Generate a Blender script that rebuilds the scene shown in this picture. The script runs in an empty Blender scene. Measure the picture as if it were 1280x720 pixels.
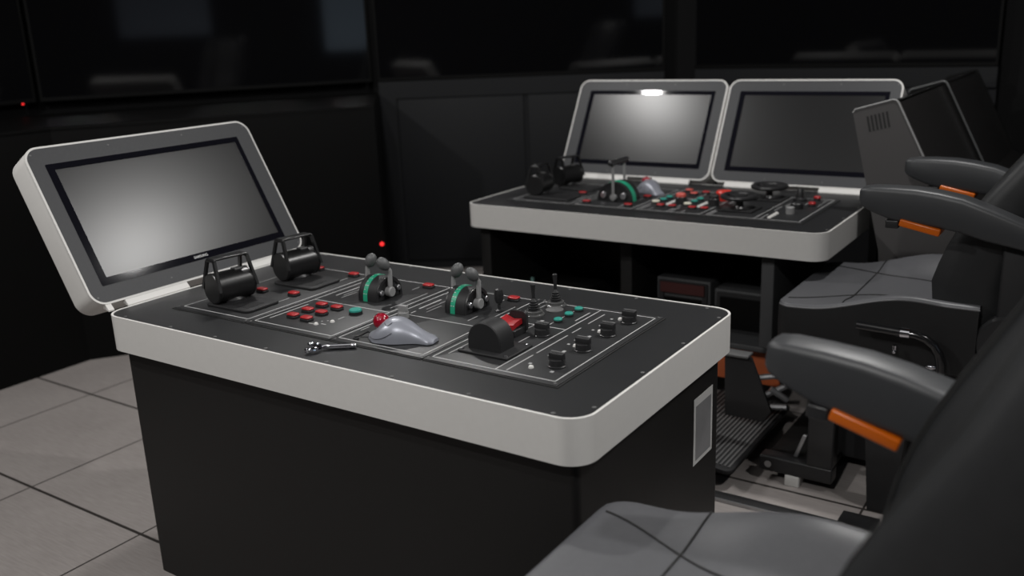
import bpy, bmesh, math, random
from math import sin, cos, pi, radians, sqrt, atan2
from mathutils import Vector, Matrix
random.seed(7)
S = bpy.context.scene
C = S.collection
V = Vector

# ------------------------------------------------------------------ materials
def mat(name, col, rough=.5, metal=0., spec=.5, noise=0., nscale=40., bump=0., coat=0., emit=None, estr=0., trans=0.):
    m = bpy.data.materials.new(name); m.use_nodes = True
    nt = m.node_tree; b = nt.nodes['Principled BSDF']
    c = (*col, 1.)
    b.inputs['Base Color'].default_value = c
    b.inputs['Roughness'].default_value = rough
    b.inputs['Metallic'].default_value = metal
    b.inputs['Specular IOR Level'].default_value = spec
    b.inputs['Coat Weight'].default_value = coat
    b.inputs['Transmission Weight'].default_value = trans
    if emit:
        b.inputs['Emission Color'].default_value = (*emit, 1.); b.inputs['Emission Strength'].default_value = estr
    tc = nt.nodes.new('ShaderNodeTexCoord')
    n = nt.nodes.new('ShaderNodeTexNoise'); n.inputs['Scale'].default_value = nscale; n.inputs['Detail'].default_value = 4
    nt.links.new(tc.outputs['Object'], n.inputs['Vector'])
    if noise:
        mx = nt.nodes.new('ShaderNodeMixRGB'); mx.inputs['Color1'].default_value = tuple(max(0, x * (1 - noise)) for x in col) + (1,)
        mx.inputs['Color2'].default_value = tuple(min(1, x * (1 + noise)) for x in col) + (1,)
        nt.links.new(n.outputs['Fac'], mx.inputs['Fac']); nt.links.new(mx.outputs['Color'], b.inputs['Base Color'])
    if bump:
        bp = nt.nodes.new('ShaderNodeBump'); bp.inputs['Strength'].default_value = bump; bp.inputs['Distance'].default_value = .002
        nt.links.new(n.outputs['Fac'], bp.inputs['Height']); nt.links.new(bp.outputs['Normal'], b.inputs['Normal'])
    return m

M = {}
M['white'] = mat('white_paint', (.62, .61, .59), .5, noise=.03, nscale=60)
M['top'] = mat('worktop_black', (.014, .0144, .0155), .44, spec=.33, noise=.2, nscale=9)
M['panel'] = mat('control_panel_grey', (.019, .0194, .0205), .44, spec=.36, noise=.12, nscale=14)
M['body'] = mat('console_body_black', (.0095, .0092, .009), .5, spec=.3, noise=.1, nscale=30)
M['faceplate'] = mat('faceplate_grey', (.038, .039, .042), .5, spec=.35, noise=.12, nscale=120)
M['bezel'] = mat('gloss_bezel', (.006, .006, .009), .05, spec=.5)
M['screen'] = mat('matte_screen', (.008, .008, .0085), .30, spec=.5, noise=.02)
M['line'] = mat('white_print', (.5, .5, .5), .5, noise=.02)
M['legend'] = mat('legend_print', (.36, .36, .36), .5, noise=.03)
M['blackpl'] = mat('black_plastic', (.016, .016, .017), .38, noise=.1)
M['blackmt'] = mat('black_matte_plastic', (.015, .015, .016), .55, spec=.35, noise=.1)
M['greypl'] = mat('grey_plastic', (.10, .10, .10), .5, noise=.06)
M['lever'] = mat('grey_lever', (.22, .22, .22), .45, noise=.06)
M['drumblack'] = mat('drum_black', (.008, .008, .0085), .33, noise=.1)
M['knob'] = mat('grey_knob', (.085, .087, .088), .5, noise=.08)
M['red'] = mat('red_button', (.34, .010, .013), .35, noise=.05)
M['darkred'] = mat('dark_red_cap', (.30, .010, .014), .35, noise=.05)
M['redbright'] = mat('red_bright_button', (.60, .03, .018), .35, noise=.04)
M['salmon'] = mat('salmon_button', (.55, .09, .07), .4, noise=.05)
M['teal'] = mat('teal_button', (.03, .27, .22), .35, noise=.05)
M['green'] = mat('green_scale', (.015, .30, .17), .42, noise=.08, nscale=80)
M['cream'] = mat('cream_button', (.62, .6, .5), .4, noise=.05)
M['silver'] = mat('silver_metal', (.55, .55, .57), .3, metal=1., noise=.05)
M['chrome'] = mat('chrome', (.75, .75, .80), .12, metal=1., noise=.03)
M['alum'] = mat('aluminium', (.42, .42, .43), .35, metal=.8, noise=.06)
M['track'] = mat('trackball_silver', (.27, .28, .32), .36, metal=.25, noise=.04)
M['trackdark'] = mat('trackball_seam', (.05, .05, .06), .5, noise=.05)
M['clear'] = mat('clear_ring', (.075, .075, .075), .25, noise=.05)
M['darkchrome'] = mat('dark_chrome', (.16, .16, .17), .18, metal=1., noise=.05)
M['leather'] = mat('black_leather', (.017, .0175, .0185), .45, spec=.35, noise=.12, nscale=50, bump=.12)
M['leather_top'] = mat('grey_leather', (.076, .077, .083), .45, noise=.10, nscale=60, bump=.12)  # seat leather, overhead light put into a lighter colour
M['leather_dark'] = mat('dark_leather', (.011, .011, .0115), .55, spec=.3, noise=.12, nscale=60, bump=.12)  # same leather, shade of the cushion sides put into the colour
M['armpad'] = mat('armrest_vinyl', (.030, .0315, .034), .45, spec=.5, noise=.06)
M['stitch'] = mat('seam_stitch', (.006, .006, .006), .7, noise=.05)
M['stitchlt'] = mat('edge_piping', (.10, .10, .105), .5, noise=.05)  # highlight along the seat edge put into the piping colour
M['orange'] = mat('orange_plastic', (.48, .095, .003), .3, noise=.06)
M['framegrey'] = mat('frame_grey', (.045, .046, .048), .55, noise=.08)
M['glossblack'] = mat('gloss_black_plastic', (.012, .012, .013), .16, spec=.7, noise=.05)
M['rust'] = mat('rust_orange_board', (.36, .08, .022), .6, noise=.2, nscale=12)
M['sidegrey'] = mat('side_panel_grey', (.052, .049, .049), .55, noise=.06, nscale=100)
M['tvglass'] = mat('tv_glass', (.003, .003, .0035), .06, spec=.45, noise=.02)
M['darkglass'] = mat('dark_glass', (.021, .020, .020), .25, spec=.6, noise=.1)
M['tvframe'] = mat('tv_frame', (.0018, .0018, .0018), .6, spec=.1, noise=.05)
M['cabinet'] = mat('cabinet_charcoal', (.0085, .009, .0102), .6, spec=.2, noise=.06)
M['gloss_black'] = mat('gloss_black_panel', (.0022, .0022, .0022), .5, spec=.12, noise=.05)
M['wall'] = mat('black_wall', (.0035, .0035, .0038), .8, spec=.15, noise=.1)
M['ceil'] = mat('dark_ceiling', (.03, .03, .03), .8, noise=.1)
M['led'] = mat('red_led', (.6, .01, .01), .4, emit=(1, .03, .03), estr=1.6)
M['deepred'] = mat('dull_red', (.045, .007, .006), .5, noise=.1)
M['paleteal'] = mat('pale_teal_plug', (.35, .62, .56), .4, noise=.05)
M['sticker'] = mat('sticker_white', (.55, .55, .54), .5, noise=.03)
M['stickgrey'] = mat('sticker_grey', (.20, .20, .205), .6, noise=.1)
M['skydim'] = mat('window_sky_dim', (.2, .25, .3), .6, emit=(.7, .80, 1.), estr=.18)
M['skyglow'] = mat('window_sky', (.2, .25, .3), .6, emit=(.62, .80, 1.), estr=.5)

# floor: 600 mm raised-floor tiles, warm grey with fine streaks, dark joints
def floor_mat():
    m = bpy.data.materials.new('floor_tiles'); m.use_nodes = True
    nt = m.node_tree; b = nt.nodes['Principled BSDF']; L = nt.links.new
    geo = nt.nodes.new('ShaderNodeNewGeometry'); sep = nt.nodes.new('ShaderNodeSeparateXYZ'); L(geo.outputs['Position'], sep.inputs[0])
    def math_(op, a, bb):
        n = nt.nodes.new('ShaderNodeMath'); n.operation = op
        for i, v in enumerate((a, bb)):
            if hasattr(v, 'links'): L(v, n.inputs[i])
            elif v is not None: n.inputs[i].default_value = v
        return n.outputs[0]
    def joint(coord, off, w):
        t = math_('ADD', coord, off); t = math_('DIVIDE', t, .605); f = math_('FRACT', t, None)
        d = math_('SUBTRACT', f, .5); d = math_('ABSOLUTE', d, None); return math_('GREATER_THAN', d, .5 - w / 2 / .605)
    jx = joint(sep.outputs[0], 1.40 + 6.05, .007); jy = joint(sep.outputs[1], -.118 + 6.05, .011)
    j = math_('MAXIMUM', jx, jy)
    mp = nt.nodes.new('ShaderNodeMapping'); mp.inputs['Scale'].default_value = (14, 160, 1); L(geo.outputs['Position'], mp.inputs[0])
    n1 = nt.nodes.new('ShaderNodeTexNoise'); n1.inputs['Scale'].default_value = 1.; n1.inputs['Detail'].default_value = 5; L(mp.outputs[0], n1.inputs[0])
    n2 = nt.nodes.new('ShaderNodeTexNoise'); n2.inputs['Scale'].default_value = 2.2; n2.inputs['Detail'].default_value = 3; L(geo.outputs['Position'], n2.inputs[0])
    f = math_('ADD', math_('MULTIPLY', n1.outputs['Fac'], .55), math_('MULTIPLY', n2.outputs['Fac'], .45))
    cr = nt.nodes.new('ShaderNodeValToRGB'); L(f, cr.inputs[0])
    cr.color_ramp.elements[0].position = .3; cr.color_ramp.elements[0].color = (.26, .235, .225, 1)
    cr.color_ramp.elements[1].position = .7; cr.color_ramp.elements[1].color = (.37, .34, .325, 1)
    mx = nt.nodes.new('ShaderNodeMixRGB'); L(j, mx.inputs[0]); L(cr.outputs[0], mx.inputs[1]); mx.inputs[2].default_value = (.035, .03, .028, 1)
    L(mx.outputs[0], b.inputs['Base Color']); b.inputs['Roughness'].default_value = .5
    b.inputs['Specular IOR Level'].default_value = .3
    return m
M['floor'] = floor_mat()

# ------------------------------------------------------------------ mesh builder
def frame(o=(0, 0, 0), u=(1, 0, 0), v=(0, 1, 0), n=(0, 0, 1)):
    m = Matrix.Identity(4)
    for i, a in enumerate((u, v, n, o)):
        for k in range(3): m[k][i] = a[k]
    return m
ID = Matrix.Identity(4)

def rrect(x0, y0, x1, y1, r, n=6):
    pts = []
    for cx, cy, a in ((x1 - r, y1 - r, 0), (x0 + r, y1 - r, 90), (x0 + r, y0 + r, 180), (x1 - r, y0 + r, 270)):
        for i in range(n + 1):
            t = radians(a + 90 * i / n); pts.append((cx + r * cos(t), cy + r * sin(t)))
    return pts

class MB:
    def __init__(s, T=ID): s.bm = bmesh.new(); s.T = T
    def v(s, p): return s.bm.verts.new(s.T @ V(p))
    def face(s, vs):
        try: return s.bm.faces.new(vs)
        except ValueError: return None
    def loops(s, rings, closed=True, cap=True):
        R = [[s.v(p) for p in r] for r in rings]
        for a, b in zip(R, R[1:]):
            n = len(a); rng = range(n) if closed else range(n - 1)
            for i in rng: s.face((a[i], a[(i + 1) % n], b[(i + 1) % n], b[i]))
        if cap:
            s.face(list(reversed(R[0]))); s.face(R[-1])
        return s
    def box(s, x0, y0, z0, x1, y1, z1, bev=0.):
        if bev <= 0:
            return s.loops([[(x0, y0, z), (x1, y0, z), (x1, y1, z), (x0, y1, z)] for z in (z0, z1)])
        b = min(bev, abs(x1 - x0) / 2.2, abs(y1 - y0) / 2.2, abs(z1 - z0) / 2.2)
        return s.prism(rrect(x0, y0, x1, y1, b * 1.01, 3), z0, z1, b)
    def prism(s, pts, z0, z1, bev=0., bevbot=None, steps=3):
        bb = bev if bevbot is None else bevbot
        cx = sum(p[0] for p in pts) / len(pts); cy = sum(p[1] for p in pts) / len(pts)
        n = len(pts)
        def inset(d):
            if d == 0: return pts
            out = []
            for i in range(n):
                a, p, c = V(pts[i - 1]), V(pts[i]), V(pts[(i + 1) % n])
                k = i
                e1 = p - a; e2 = c - p
                if e1.length < 1e-7: e1 = e2
                if e2.length < 1e-7: e2 = e1
                n1 = V((-e1.y, e1.x)).normalized(); n2 = V((-e2.y, e2.x)).normalized()
                m_ = (n1 + n2); m_ = m_.normalized() / max(.3, m_.normalized().dot(n1)) if m_.length > 1e-6 else n1
                out.append(tuple(p + m_ * d))
            return out
        rings = []
        if bb > 0:
            for i in range(steps):
                t = pi / 2 * i / steps; rings.append([(x, y, z0 + bb * (1 - sin(t))) if False else (x, y, z0 + bb * (1 - cos(pi / 2 - pi / 2 + t)) ) for x, y in inset(bb * (1 - sin(t)))])
            rings.append([(x, y, z0 + bb) for x, y in pts])
        else: rings.append([(x, y, z0) for x, y in pts])
        if bev > 0:
            rings.append([(x, y, z1 - bev) for x, y in pts])
            for i in range(1, steps + 1):
                t = pi / 2 * i / steps; rings.append([(x, y, z1 - bev + bev * sin(t)) for x, y in inset(bev * (1 - cos(t)))])
        else: rings.append([(x, y, z1) for x, y in pts])
        return s.loops(rings)
    def ring(s, outer, inner, z0, z1):
        n = len(outer)
        A = [s.v((*p, z0)) for p in outer]; B = [s.v((*p, z1)) for p in outer]
        D = [s.v((*p, z1)) for p in inner]; E = [s.v((*p, z0)) for p in inner]
        for P, Q in ((A, B), (B, D), (D, E), (E, A)):
            for i in range(n): s.face((P[i], P[(i + 1) % n], Q[(i + 1) % n], Q[i]))
        return s
    def lathe(s, prof, seg=20, o=(0, 0, 0), axis='z'):
        ax = {'z': lambda r, t, h: (r * cos(t), r * sin(t), h), 'x': lambda r, t, h: (h, r * cos(t), r * sin(t)), 'y': lambda r, t, h: (r * sin(t), h, r * cos(t))}[axis]
        rings = []
        for r, h in prof:
            rings.append([tuple(V(ax(max(r, 1e-5), 2 * pi * i / seg, h)) + V(o)) for i in range(seg)])
        return s.loops(rings)
    def cyl(s, a, b, r, r2=None, seg=14):
        return s.tube([a, b], [r, r if r2 is None else r2], seg)
    def tube(s, path, r, seg=10):
        path = [V(p) for p in path]; rs = r if isinstance(r, (list, tuple)) else [r] * len(path)
        rings = []; up = None
        for i, p in enumerate(path):
            d = (path[min(i + 1, len(path) - 1)] - path[max(i - 1, 0)]).normalized()
            if up is None: up = V((0, 0, 1)) if abs(d.z) < .9 else V((1, 0, 0))
            x = up.cross(d); x.normalize(); y = d.cross(x); up = y
            rings.append([tuple(p + x * rs[i] * cos(2 * pi * k / seg) + y * rs[i] * sin(2 * pi * k / seg)) for k in range(seg)])
        return s.loops(rings)
    def ball(s, c, r, sx=1, sy=1, sz=1, seg=16, rot=None):
        n = seg // 2; rings = []
        for j in range(n + 1):
            t = -pi / 2 + pi * j / n; rr = max(cos(t), 1e-4) * r
            pr = [V((rr * cos(2 * pi * i / seg) * sx, rr * sin(2 * pi * i / seg) * sy, r * sin(t) * sz)) for i in range(seg)]
            if rot: pr = [rot @ p for p in pr]
            rings.append([tuple(p + V(c)) for p in pr])
        return s.loops(rings)

SPLIT = {'footrest_bracket', 'hinge_ledge', 'side_rim', 'bolt', 'lever_stem', 'lever_fastener', 'linkage_bar', 'knob_cap'}
def finish(name, mb, m, parent=None, org=(0, 0, 0), angle=35, smooth=True, split=False):
    bm = mb.bm
    if split or name in SPLIT:
        seen = set(); groups = []
        bm.verts.index_update()
        for v0 in bm.verts:
            if v0 in seen: continue
            st, g = [v0], []; seen.add(v0)
            while st:
                q = st.pop(); g.append(q)
                for e in q.link_edges:
                    w = e.other_vert(q)
                    if w not in seen: seen.add(w); st.append(w)
            groups.append(g)
        if len(groups) > 1:
            o = None
            for g in groups:
                nb = MB(); mp = {v_: nb.bm.verts.new(v_.co) for v_ in g}; gs = set(g)
                for f in bm.faces:
                    if f.verts[0] in gs: nb.face([mp[v_] for v_ in f.verts])
                o = finish(name, nb, m, parent, org, angle, smooth)
            bm.free(); return o
    bmesh.ops.remove_doubles(bm, verts=bm.verts, dist=1e-6)
    bmesh.ops.recalc_face_normals(bm, faces=bm.faces)
    me = bpy.data.meshes.new(name); bm.to_mesh(me); bm.free()
    if V(org).length: me.transform(Matrix.Translation(-V(org)))
    me.materials.append(M[m])
    if smooth:
        me.polygons.foreach_set('use_smooth', [True] * len(me.polygons)); me.set_sharp_from_angle(angle=radians(angle))
    o = bpy.data.objects.new(name, me); C.objects.link(o)
    if parent: o.parent = parent
    else: o.location = org
    return o

def tag(o, label=None, cat=None, group=None, kind=None):
    if label: o['label'] = label
    if cat: o['category'] = cat
    if group: o['group'] = group
    if kind: o['kind'] = kind
    return o
def thing(name, label, cat, loc, group=None, rz=0):
    o = bpy.data.objects.new(name, None); C.objects.link(o); o.location = loc; o.rotation_euler = (0, 0, rz)
    o.empty_display_size = .1
    return tag(o, label, cat, group)
def struct(name, mb, m):
    o = finish(name, mb, m); return tag(o, kind='structure')
def dup_tree(o, parent=None):
    c = o.copy(); C.objects.link(c)
    if parent: c.parent = parent
    for ch in list(o.children): dup_tree(ch, c)
    return c
def rotz(p, a, o=(0, 0)):
    return (o[0] + p[0] * cos(a) - p[1] * sin(a), o[1] + p[0] * sin(a) + p[1] * cos(a))

H = .758
PZ = H + .004   # panel surface

# ------------------------------------------------------------------ console pieces (world coordinates minus root)
def console(label, X0, Y0):
    root = thing('control_console', label, 'console', (X0 + .715, Y0 + .3765, 0))
    org = tuple(root.location)
    P = lambda name, mb, m, par=root, **k: finish(name, mb, m, par, org, **k)
    lip = MB(); lip.ring(rrect(X0, Y0, X0 + 1.43, Y0 + .753, .055, 8), rrect(X0 + .0055, Y0 + .0055, X0 + 1.4245, Y0 + .7475, .05, 8), H - .092, H + .0015)
    P('worktop_edge', lip, 'white')
    t = MB(); t.prism(rrect(X0 + .0056, Y0 + .0056, X0 + 1.4244, Y0 + .7474, .05, 8), H - .09, H)
    wt = P('worktop', t, 'top')
    for x in (.075, .259, .425, .6, .79, .975, 1.17, 1.36):
        for y in (.017, .735):
            sc = MB(); sc.lathe([(.0045, H), (.0045, H + .0012), (.002, H + .0016)], 10, (X0 + x, Y0 + y, 0)); P('screw', sc, 'greypl', wt)
    for y in (.075, .274, .473, .677):
        sc = MB(); sc.lathe([(.0045, H), (.0045, H + .0012), (.002, H + .0016)], 10, (X0 + 1.413, Y0 + y, 0)); P('screw', sc, 'greypl', wt)
    return root, P

def panels(P, X0, Y0, yb, cols, subs):
    """cols: list of (x0,x1) white border extents; yb: (y0,y1); plates fill the gaps."""
    out = []
    y0, y1 = yb
    for i, (a, b) in enumerate(cols):
        pa = a - .018 if i == 0 else (cols[i - 1][1] + a) / 2 + .001
        pb = b + .014 if i == len(cols) - 1 else (b + cols[i + 1][0]) / 2 - .001
        mb = MB(); mb.box(pa, y0 - .018, H, pb, y1 + .015, PZ, .0012)
        pl = P('control_panel', mb, 'panel')
        shd = MB(); shd.box(pa - (.004 if i == 0 else -.001), y0 - .022, H, pb + (.004 if i == len(cols) - 1 else -.001), y1 + .018, H + .0018); P('panel_gasket', shd, 'stitch', pl)  # black rim, gives the panel's dark edge and its shadow line in colour
        w = .0011
        ln = MB()
        def seg(xa, ya, xb, yb_): ln.box(min(xa, xb) - w, min(ya, yb_) - w, PZ - .0003, max(xa, xb) + w, max(ya, yb_) + w, PZ + .0004)
        seg(a, y0, b, y0); seg(a, y1, b, y1); seg(a, y0, a, y1); seg(b, y0, b, y1)
        for (xa, ya, xb, yb2) in subs[i]: seg(xa, ya, xb, yb2)
        P('border_line', ln, 'line', pl)
        for sx, sy in ((pa + .008, y0 - .009), (pb - .008, y0 - .009), (pa + .008, y1 + .008), (pb - .008, y1 + .008)):
            sc = MB(); sc.lathe([(.0035, PZ), (.0035, PZ + .001), (.0015, PZ + .0014)], 8, (sx, sy, 0)); P('screw', sc, 'greypl', pl)
        out.append(pl)
    return out
def legends(P, pl, bars):
    mb = MB()
    for x, y, dx, dy in bars:
        if dx == .009: continue
        if dy > .02: dx *= .72
        mb.box(x - dx / 2, y - dy / 2, PZ - .0003, x + dx / 2, y + dy / 2, PZ + .0004)
    P('legend', mb, 'legend', pl, split=len(bars) < 9)

def push_button(P, x, y, cap='red', w=.031, d=.022, shape='rect', h=.011):
    b = MB()
    if shape == 'rect':
        b.prism(rrect(x - w / 2 - .001, y - d / 2 - .001, x + w / 2 + .001, y + d / 2 + .001, .007, 4), PZ, PZ + h * .5, .001)
        o = P('push_button', b, 'blackpl')
        c = MB(); c.prism(rrect(x - w / 2, y - d / 2, x + w / 2, y + d / 2, .007, 4), PZ + h * .5, PZ + h, .003)
    else:
        r = w / 2
        b.lathe([(r * 1.05, PZ), (r * 1.05, PZ + h * .55)], 18, (x, y, 0)); o = P('push_button', b, 'blackpl')
        c = MB(); c.lathe([(r, PZ + h * .55), (r, PZ + h * .85), (r * .85, PZ + h), (r * .1, PZ + h)], 18, (x, y, 0))
    o['label'] = {'red': 'red rounded push button on black base', 'teal': 'teal round push button', 'cream': 'cream round push button', 'redbright': 'bright red push button', 'salmon': 'salmon red push button'}[cap]
    P('button_cap', c, cap, o)
    return o

def azimuth_lever(P, cx, cy, plate, ang, hang=0.):
    x0, y0, x1, y1 = plate
    b = MB(); b.prism(rrect(x0, y0, x1, y1, .015, 4), PZ, PZ + .007, .002)
    o = P('azimuth_control', b, 'blackmt'); o['label'] = 'black drum thruster control with an arched handle on a flat base plate'
    g = MB(); g.box(x0 + .09, y0 + .02, PZ + .006, x1 - .02, y1 - .04, PZ + .0076); P('recess_plate', g, 'blackpl', o)
    T = Matrix.Translation((cx, cy, 0)) @ Matrix.Rotation(ang, 4, 'Z')
    zc = PZ + .048; r = .041; L = .056
    n = MB(T); n.lathe([(.033, PZ + .006), (.033, PZ + .012), (.026, PZ + .02)], 20); P('swivel_base', n, 'blackpl', o)
    d = MB(T); d.lathe([(.002, -L), (r - .003, -L), (r, -L + .003), (r, -L + .008), (r - .001, -L + .009), (r - .001, L - .009), (r, L - .008), (r, L - .003), (r - .003, L), (.002, L)], 28, (0, 0, zc), 'x')
    P('drum', d, 'drumblack', o)
    h = MB(T)
    for s in (-1, 1):
        for k in (-1, 1):
            a0 = V((s * (L - .001), k * .0405, zc - .004)); a1 = V((s * (L - .008), k * .016, zc + .074))
            w = .005; t = .0035
            h.loops([[tuple(q + V((dx * t, dy * w, 0))) for dx, dy in ((-1, -1), (1, -1), (1, 1), (-1, 1))] for q in (a0, a1)])
        h.box(s * (L - .008) - .004, -.019, zc + .070, s * (L - .008) + .004, .019, zc + .078, .002)
    h.box(-L + .006, -.018, zc + .074, L - .006, .018, zc + .080, .003)
    P('handle', h, 'drumblack', o)
    c = MB(T); c.box(.012, -.012, zc + r - .003, .036, .012, zc + r + .001, .001); P('pointer_plate', c, 'greypl', o)
    return o

def throttle(P, cx, cy, half=.029, r=.051):
    """half drum, axis along x, green scale band, two bent levers with egg shaped knobs"""
    z0 = PZ
    def arc(x, rr, zlo=0.):
        pts = [(x, -rr, z0)]
        for i in range(17):
            t = pi * i / 16; pts.append((x, -rr * cos(t), z0 + .008 + rr * sin(t) * 1.0))
        pts.append((x, rr, z0)); return [(px + cx, py + cy, pz) for px, py, pz in pts]
    b = MB(); b.loops([arc(-half, r - .002), arc(-half + .002, r), arc(half - .002, r), arc(half, r - .002)])
    o = P('throttle_lever_unit', b, 'blackmt'); o['label'] = 'black half drum throttle with green scale band and two grey levers'
    g = MB(); g.loops([arc(-.014, r + .0004), arc(-.0138, r + .0012), arc(-.0002, r + .0012), arc(0, r + .0004)]); gb = P('scale_band', g, 'green', o)
    tk = MB()
    for i in range(1, 14):
        t = pi * (i / 14); rr = r + .0014
        for xx, hw in ((-.0105, .0022), (-.0035, .0022)):
            if i % 2 or xx < -.007:
                q = V((cx + xx, cy - rr * cos(t), z0 + .008 + rr * sin(t))); e = V((0, sin(t), cos(t))) * .0008
                tk.loops([[tuple(q + V((-hw, 0, 0)) - e), tuple(q + V((hw, 0, 0)) - e), tuple(q + V((hw, 0, 0)) + e), tuple(q + V((-hw, 0, 0)) + e)],
                          [tuple(q * 1 + V((-hw, 0, .0003)) - e), tuple(q + V((hw, 0, .0003)) - e), tuple(q + V((hw, 0, .0003)) + e), tuple(q + V((-hw, 0, .0003)) + e)]])
    P('scale_tick', tk, 'line', gb)
    rim = MB()
    for s in (-1, 1):
        for (rr, tt) in ((r - .006, .0015),):
            out = arc(s * half, r - .001); inn = arc(s * half, r - .009)
            out2 = [(x + s * .003, y, z) for x, y, z in out]; inn2 = [(x + s * .003, y, z) for x, y, z in inn]
            rim.loops([out, out2, inn2, inn], cap=False)
    P('side_rim', rim, 'blackpl', o)
    for s in (-1, 1):
        x = cx + s * half
        bl = MB()
        for dy in (-.033, .033): bl.lathe([(.0075, 0), (.0075, .008), (.006, .010), (.001, .010)] if s > 0 else [(.0075, -.008), (.0075, 0)], 12, (x, cy + dy, z0 + .022), 'x')
        P('bolt', bl, 'silver', o)
        hx = x + s * .010
        lv = MB(); lv.lathe([(.0135, -.008), (.0135, .006), (.0115, .008), (.001, .008)], 16, (hx, cy - .004, z0 + .02), 'x')
        top = V((hx, cy + .0, z0 + .075)); kn = V((hx - s * .010, cy - .012 if s > 0 else cy + .004, z0 + .095))
        lv.tube([(hx, cy - .004, z0 + .02), (hx, cy - .002, z0 + .05), tuple(top), tuple(top * .6 + kn * .4 + V((0, 0, .003))), tuple(kn)], [.0065, .0065, .006, .0052, .0045], 10)
        le = P('lever', lv, 'lever', o)
        d = (kn - top).normalized(); rot = V((0, 0, 1)).rotation_difference(d).to_matrix()
        kb = MB(); kb.ball(tuple(kn), .016, .95, .95, 1.28, 16, rot); P('lever_knob', kb, 'knob', le)
    return o

def rotary(P, x, y, r=.0175, h=.03, ang=0.):
    b = MB(); b.lathe([(r * 1.12, PZ), (r * 1.12, PZ + .003), (r, PZ + .004), (r * .96, PZ + h * .55), (r * .9, PZ + h * .58), (.001, PZ + h * .58)], 24, (x, y, 0))
    o = P('rotary_knob', b, 'blackpl'); o['label'] = 'black rotary selector knob'
    T = Matrix.Translation((x, y, 0)) @ Matrix.Rotation(ang, 4, 'Z')
    g = MB(T); g.box(-r * .95, -r * .42, PZ + h * .5, r * .95, r * .42, PZ + h, .0025); P('knob_grip', g, 'blackmt', o)
    k = MB(T); k.box(-r * .9, r * .2, PZ + h - .0003, r * .9, r * .3, PZ + h + .0006); P('knob_mark', k, 'lever', o)
    return o

def joystick(P, x, y, h=.085, lean=(0, 0)):
    b = MB(); b.lathe([(.026, PZ), (.026, PZ + .003), (.021, PZ + .005), (.021, PZ + .011), (.018, PZ + .012), (.001, PZ + .012)], 24, (x, y, 0))
    o = P('joystick', b, 'clear'); o['label'] = 'small joystick on a clear ring with black bellows'
    g = MB(); pr = []
    for i in range(5):
        z = PZ + .011 + i * .0055; rr = .0155 - i * .0016; pr += [(rr, z), (rr * 1.0, z + .002), (rr * .75, z + .0035)]
    g.lathe(pr + [(.004, PZ + .042)], 18, (x, y, 0)); P('bellows', g, 'blackmt', o)
    s = MB(); s.tube([(x, y, PZ + .035), (x + lean[0] * .6, y + lean[1] * .6, PZ + h * .72), (x + lean[0], y + lean[1], PZ + h - .002), (x + lean[0], y + lean[1], PZ + h)], [.0042, .004, .0062, .003], 12); P('stick', s, 'blackmt', o)
    return o

def studs(P, pts, pl, name='indicator_stud', m='line', r=.004):
    for x, y in pts:
        b = MB(); b.lathe([(r, PZ), (r * .8, PZ + r * .7), (r * .1, PZ + r)], 10, (x, y, 0)); P(name, b, m, pl)

# ================================================================== CONSOLE A (front)
A, PA = console('white rimmed control console with a single tilted screen and a white sheet on its side', 0, 0)
b = MB(); b.prism(rrect(.03, .03, 1.40, .723, .016, 4), 0, H - .09); PA('body', b, 'body')
b = MB(); b.box(.05, .05, 0, 1.38, .70, .04)
colsA = [(.148, .396), (.421, .682), (.705, .955), (.981, 1.288)]
pl = panels(PA, 0, 0, (.143, .597), colsA, [[], [(.421, .347, .682, .347)], [(.705, .353, .955, .353)], [(1.144, .143, 1.144, .597), (.981, .428, 1.144, .428)]])
legends(PA, pl[0], [(.35, .30, .003, .045), (.35, .53, .003, .03)])
legends(PA, pl[1], [(.44, .24, .005, .13), (.448, .45, .006, .10), (.465, .45, .0025, .08), (.477, .42, .0025, .06), (.605, .255, .003, .02), (.645, .45, .009, .15), (.66, .45, .003, .15), (.60, .548, .003, .03), (.57, .19, .02, .004), (.60, .2, .015, .004), (.58, .215, .004, .004), (.59, .225, .004, .004)])
legends(PA, pl[2], [(.73, .45, .007, .09), (.75, .45, .0025, .08), (.765, .42, .0025, .06), (.925, .45, .009, .15), (.94, .45, .003, .15), (.88, .55, .003, .03), (.735, .375, .003, .02), (.90, .40, .003, .04), (.716, .22, .003, .03)])
legends(PA, pl[3], [(1.0, .22, .004, .09), (1.095, .31, .003, .08), (1.06, .41, .003, .03), (1.09, .50, .003, .14), (1.13, .53, .005, .07), (1.0, .46, .003, .10), (1.0, .55, .003, .07),
                    (1.168, .20, .004, .10), (1.168, .33, .004, .13), (1.168, .435, .004, .04), (1.168, .53, .004, .08),
                    (1.19, .205, .007, .007), (1.2, .265, .006, .006), (1.2, .285, .006, .006), (1.2, .345, .006, .006), (1.2, .375, .006, .006), (1.2, .39, .006, .006), (1.2, .455, .006, .006), (1.2, .49, .006, .006), (1.2, .545, .006, .006), (1.255, .185, .008, .008), (1.215, .30, .007, .01), (1.215, .41, .007, .01), (1.215, .52, .007, .01), (1.06, .46, .008, .008)])
studs(PA, [(1.205, .185), (1.22, .24), (1.22, .27), (1.22, .34), (1.22, .375), (1.22, .45), (1.22, .485), (1.22, .55)], pl[3], m='white', r=.006)
studs(PA, [(.585, .19), (.608, .222)], pl[1], m='white', r=.006)
azimuth_lever(PA, .236, .229, (.197, .170, .362, .283), radians(82))
azimuth_lever(PA, .226, .474, (.197, .402, .358, .515), radians(82))
for x, y in ((.232, .335), (.342, .348), (.205, .578), (.352, .571)): push_button(PA, x, y)
for x, y in ((.490, .206), (.488, .258), (.489, .306), (.540, .203), (.538, .256), (.543, .305), (.627, .571), (.468, .572), (.905, .572)): push_button(PA, x, y)
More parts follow.
